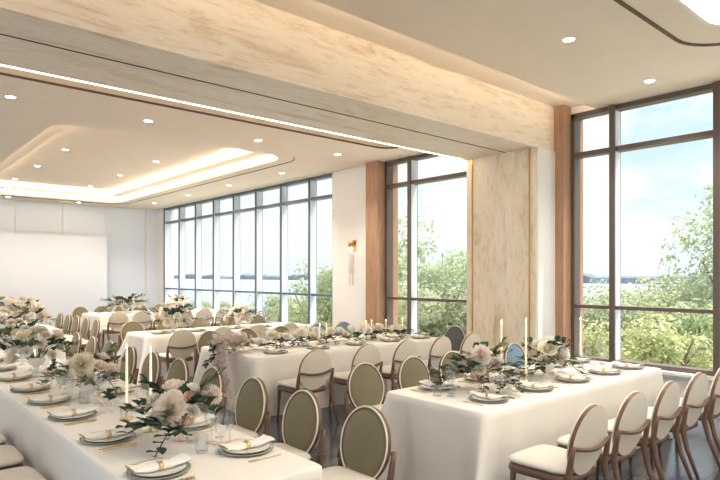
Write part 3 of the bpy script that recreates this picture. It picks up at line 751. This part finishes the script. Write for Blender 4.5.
# ------------------------------------------------------------------ outdoors
GZ = -7.0
struct('bounce_slab', MB().box((8.85,-6,-.4), (11.2,24,-.12)), M['sill'])  # unseen slab added outside to bounce sunlight up onto the ceiling
struct('ground', MB().box((9.5,-60,GZ-.5), (45,80,GZ)), M['lawn'])
struct('water', MB().box((45,-900,GZ-1.5), (900,1400,GZ-1)), M['water'])
def shore(u0, v0, v1, h, seed):
    b = MB(); rr = random.Random(seed); n = 260; vs = []
    for i in range(n+1):
        v = v0+(v1-v0)*i/n; hh = h*(.6+.4*noise.noise((i*.09, seed, 0))+.22*noise.noise((i*.5, seed, 3))+.1*noise.noise((i*1.7,seed,1)))
        vs += [(u0, v, GZ-1), (u0+4, v, GZ-1+hh*.75), (u0+14, v, GZ-1+hh), (u0+60, v, GZ-1)]
    fs = [(i*4+k, i*4+4+k, i*4+5+k, i*4+1+k) for i in range(n) for k in range(3)]
    b.add(vs, fs, False); return b
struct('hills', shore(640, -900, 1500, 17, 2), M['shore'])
global_top = []
def crown_mesh(m, seed, n, leaf, clumps=16, tall=1.):
    rr = random.Random(seed); b = MB(); C = []
    for k in range(clumps):
        d = Vector((rr.gauss(0,1), rr.gauss(0,1), rr.gauss(0,1))).normalized()*rr.uniform(.35,.75)
        C.append((Vector((d.x, d.y, d.z*tall)), rr.uniform(.22,.42)))
    for i in range(n):
        c, r = C[rr.randrange(clumps)]
        d = Vector((rr.gauss(0,1), rr.gauss(0,1), rr.gauss(0,1))).normalized()*r*rr.uniform(.6,1.05)
        p = c+d; q = (d.normalized()+Vector((rr.gauss(0,.6), rr.gauss(0,.6), rr.gauss(.4,.6)))).normalized()
        u = q.orthogonal().normalized(); w = q.cross(u); a = rr.uniform(0,6.28)
        u, w = u*math.cos(a)+w*math.sin(a), w*math.cos(a)-u*math.sin(a)
        s = leaf*rr.uniform(.6,1.3)
        b.add([p-u*s, p+w*s*.5, p+u*s, p-w*s*.5], [(0,1,2,3)], False)
    global_top.append(sorted(p[2] for p in b.v)[int(len(b.v)*.96)]); return b.mesh('crown', m)
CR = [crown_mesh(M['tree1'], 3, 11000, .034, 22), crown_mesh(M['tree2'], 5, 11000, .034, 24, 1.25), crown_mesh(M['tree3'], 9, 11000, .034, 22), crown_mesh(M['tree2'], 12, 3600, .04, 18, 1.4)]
def tree(u, v, top, r, rz_, k, label):
    t = thing('tree', label, 'tree', (u,v,GZ), rz_, 'trees outside the windows')
    cz = top-GZ-global_top[k]*r
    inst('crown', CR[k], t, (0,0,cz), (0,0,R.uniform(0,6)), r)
    b = MB(); b.tube([(0,0,0),(.1,.05,cz*.5),(0,0,cz)], [.22,.17,.1], 8)
    for a in range(7): 
        th = a*2.4; b.tube([(0,0,cz*.75+.12*a), (.5*r*math.cos(th), .5*r*math.sin(th), cz+.5*r*math.sin(a*1.7))], [.08,.025], 5)
    b.build('trunk', M['bark'], t)
F = 583.
def place(px, py, Y):   # plan position at camera depth Y of the sight line, only used to lay the grove out
    X = (px-360)/F*Y
    return .753*X+.658*Y, -.658*X+.753*Y, 1.75-(py-275)*Y/F
spots = [(597,288,20,2.3,2,'grey-green tree behind the narrow pane of the right window'),
 (640,283,21,2.6,0,'bright yellow-green tree in the middle of the right window'),
 (668,289,24,2.6,2,'hazy green tree behind the gap right of window middle'),
 (700,300,17,2.3,1,'fresh green bushy tree low at the right window edge'),
 (735,188,20,2.3,3,'tall loose-leaved tree rising against sky at right edge'),
 (690,268,30,3.0,2,'pale grey-green tree far behind the right window edge'),
 (620,281,27,2.6,1,'fresh green tree behind the right window mullion'),
 (655,318,15,1.9,0,'low yellow-green tree close below the right window rail'),
 (615,325,15,1.7,0,'low yellow-green tree beside the right window mullion'),
 (740,280,19,3.0,1,'green tree just past the right edge of the window'),
 (425,230,22,2.6,3,'tall airy tree in the middle window'),
 (452,262,20,2.1,1,'green tree at right of the middle window'),
 (402,262,25,2.1,3,'airy tree at left of the middle window'),
 (430,286,18,2.3,2,'grey-green tree low in the middle window'),
 (465,285,22,2.4,2,'grey-green tree half hidden by the stone column'),
 (322,280,26,2.6,0,'yellow-green tree at right end of left windows'),
 (345,268,24,2.6,1,'green tree partly hidden behind the white pier'),
 (285,292,28,2.2,1,'pale green tree, second from right behind left windows'),
 (205,296,34,2.2,2,'small distant green tree low behind left windows')]
for px, py, Y, r, k, lab in spots:
    u, v, z = place(px, py+(15 if px > 560 else 8), Y); tree(u, v, z, r, R.uniform(0,6), k, lab)

# ------------------------------------------------------------------ sky and sun
w = bpy.data.worlds.new('sky'); scene.world = w; w.use_nodes = True; nt = w.node_tree; nt.nodes.clear()
out = nt.nodes.new('ShaderNodeOutputWorld'); bg = nt.nodes.new('ShaderNodeBackground')
tc = nt.nodes.new('ShaderNodeTexCoord'); sep = nt.nodes.new('ShaderNodeSeparateXYZ'); nt.links.new(tc.outputs['Generated'], sep.inputs[0])
rp = nt.nodes.new('ShaderNodeValToRGB'); e = rp.color_ramp.elements
e[0].position = 0; e[0].color = (.84,.92,1.0,1); e[1].position = .6; e[1].color = (.34,.62,.95,1); x = e.new(.25); x.color = (.56,.80,1.0,1)
nt.links.new(sep.outputs['Z'], rp.inputs['Fac'])
mp = nt.nodes.new('ShaderNodeMapping'); mp.inputs['Scale'].default_value = (1,1,2.6); nt.links.new(tc.outputs['Generated'], mp.inputs['Vector'])
n = nt.nodes.new('ShaderNodeTexNoise'); n.inputs['Scale'].default_value = 4.2; n.inputs['Detail'].default_value = 8; n.inputs['Roughness'].default_value = .56; n.inputs['Distortion'].default_value = .3
nt.links.new(mp.outputs[0], n.inputs['Vector'])
cr = nt.nodes.new('ShaderNodeValToRGB'); cr.color_ramp.elements[0].position = .36; cr.color_ramp.elements[1].position = .54
nt.links.new(n.outputs['Fac'], cr.inputs['Fac'])
mx = nt.nodes.new('ShaderNodeMixRGB'); mx.inputs[2].default_value = (1.0,1.0,1.0,1)
nt.links.new(cr.outputs['Color'], mx.inputs['Fac']); nt.links.new(rp.outputs['Color'], mx.inputs[1])
nt.links.new(mx.outputs[0], bg.inputs['Color']); bg.inputs['Strength'].default_value = .64
nt.links.new(bg.outputs[0], out.inputs['Surface'])
sl = bpy.data.lights.new('sun', 'SUN'); sl.energy = 5; sl.angle = .03; sl.color = (1,.94,.84)
so = bpy.data.objects.new('sun', sl); COL.objects.link(so)
el = math.radians(64); az = Vector((.93,-.36,0)).normalized()
so.rotation_euler = (az*math.cos(el)+Vector((0,0,math.sin(el)))).to_track_quat('Z', 'Y').to_euler()

# ------------------------------------------------------------------ camera
cd = bpy.data.cameras.new('camera'); cd.sensor_width = 36; cd.lens = 36*583/720; cd.shift_y = 35/720; cd.clip_end = 3000; cd.clip_start = .05
co = bpy.data.objects.new('camera', cd); COL.objects.link(co); co.location = (0,0,1.75)
co.rotation_euler = (PI/2, 0, math.atan2(-.658, .753)); scene.camera = co
vs_ = scene.view_settings; scene.display_settings.display_device = 'sRGB'
vs_.view_transform = 'Standard'; vs_.look = 'None'; vs_.gamma = 1; vs_.use_curve_mapping = False; vs_.exposure = 0.95
scene.cycles.use_denoising = True; scene.cycles.max_bounces = 10; scene.cycles.transparent_max_bounces = 24; scene.cycles.diffuse_bounces = 5; scene.cycles.sample_clamp_indirect = 6
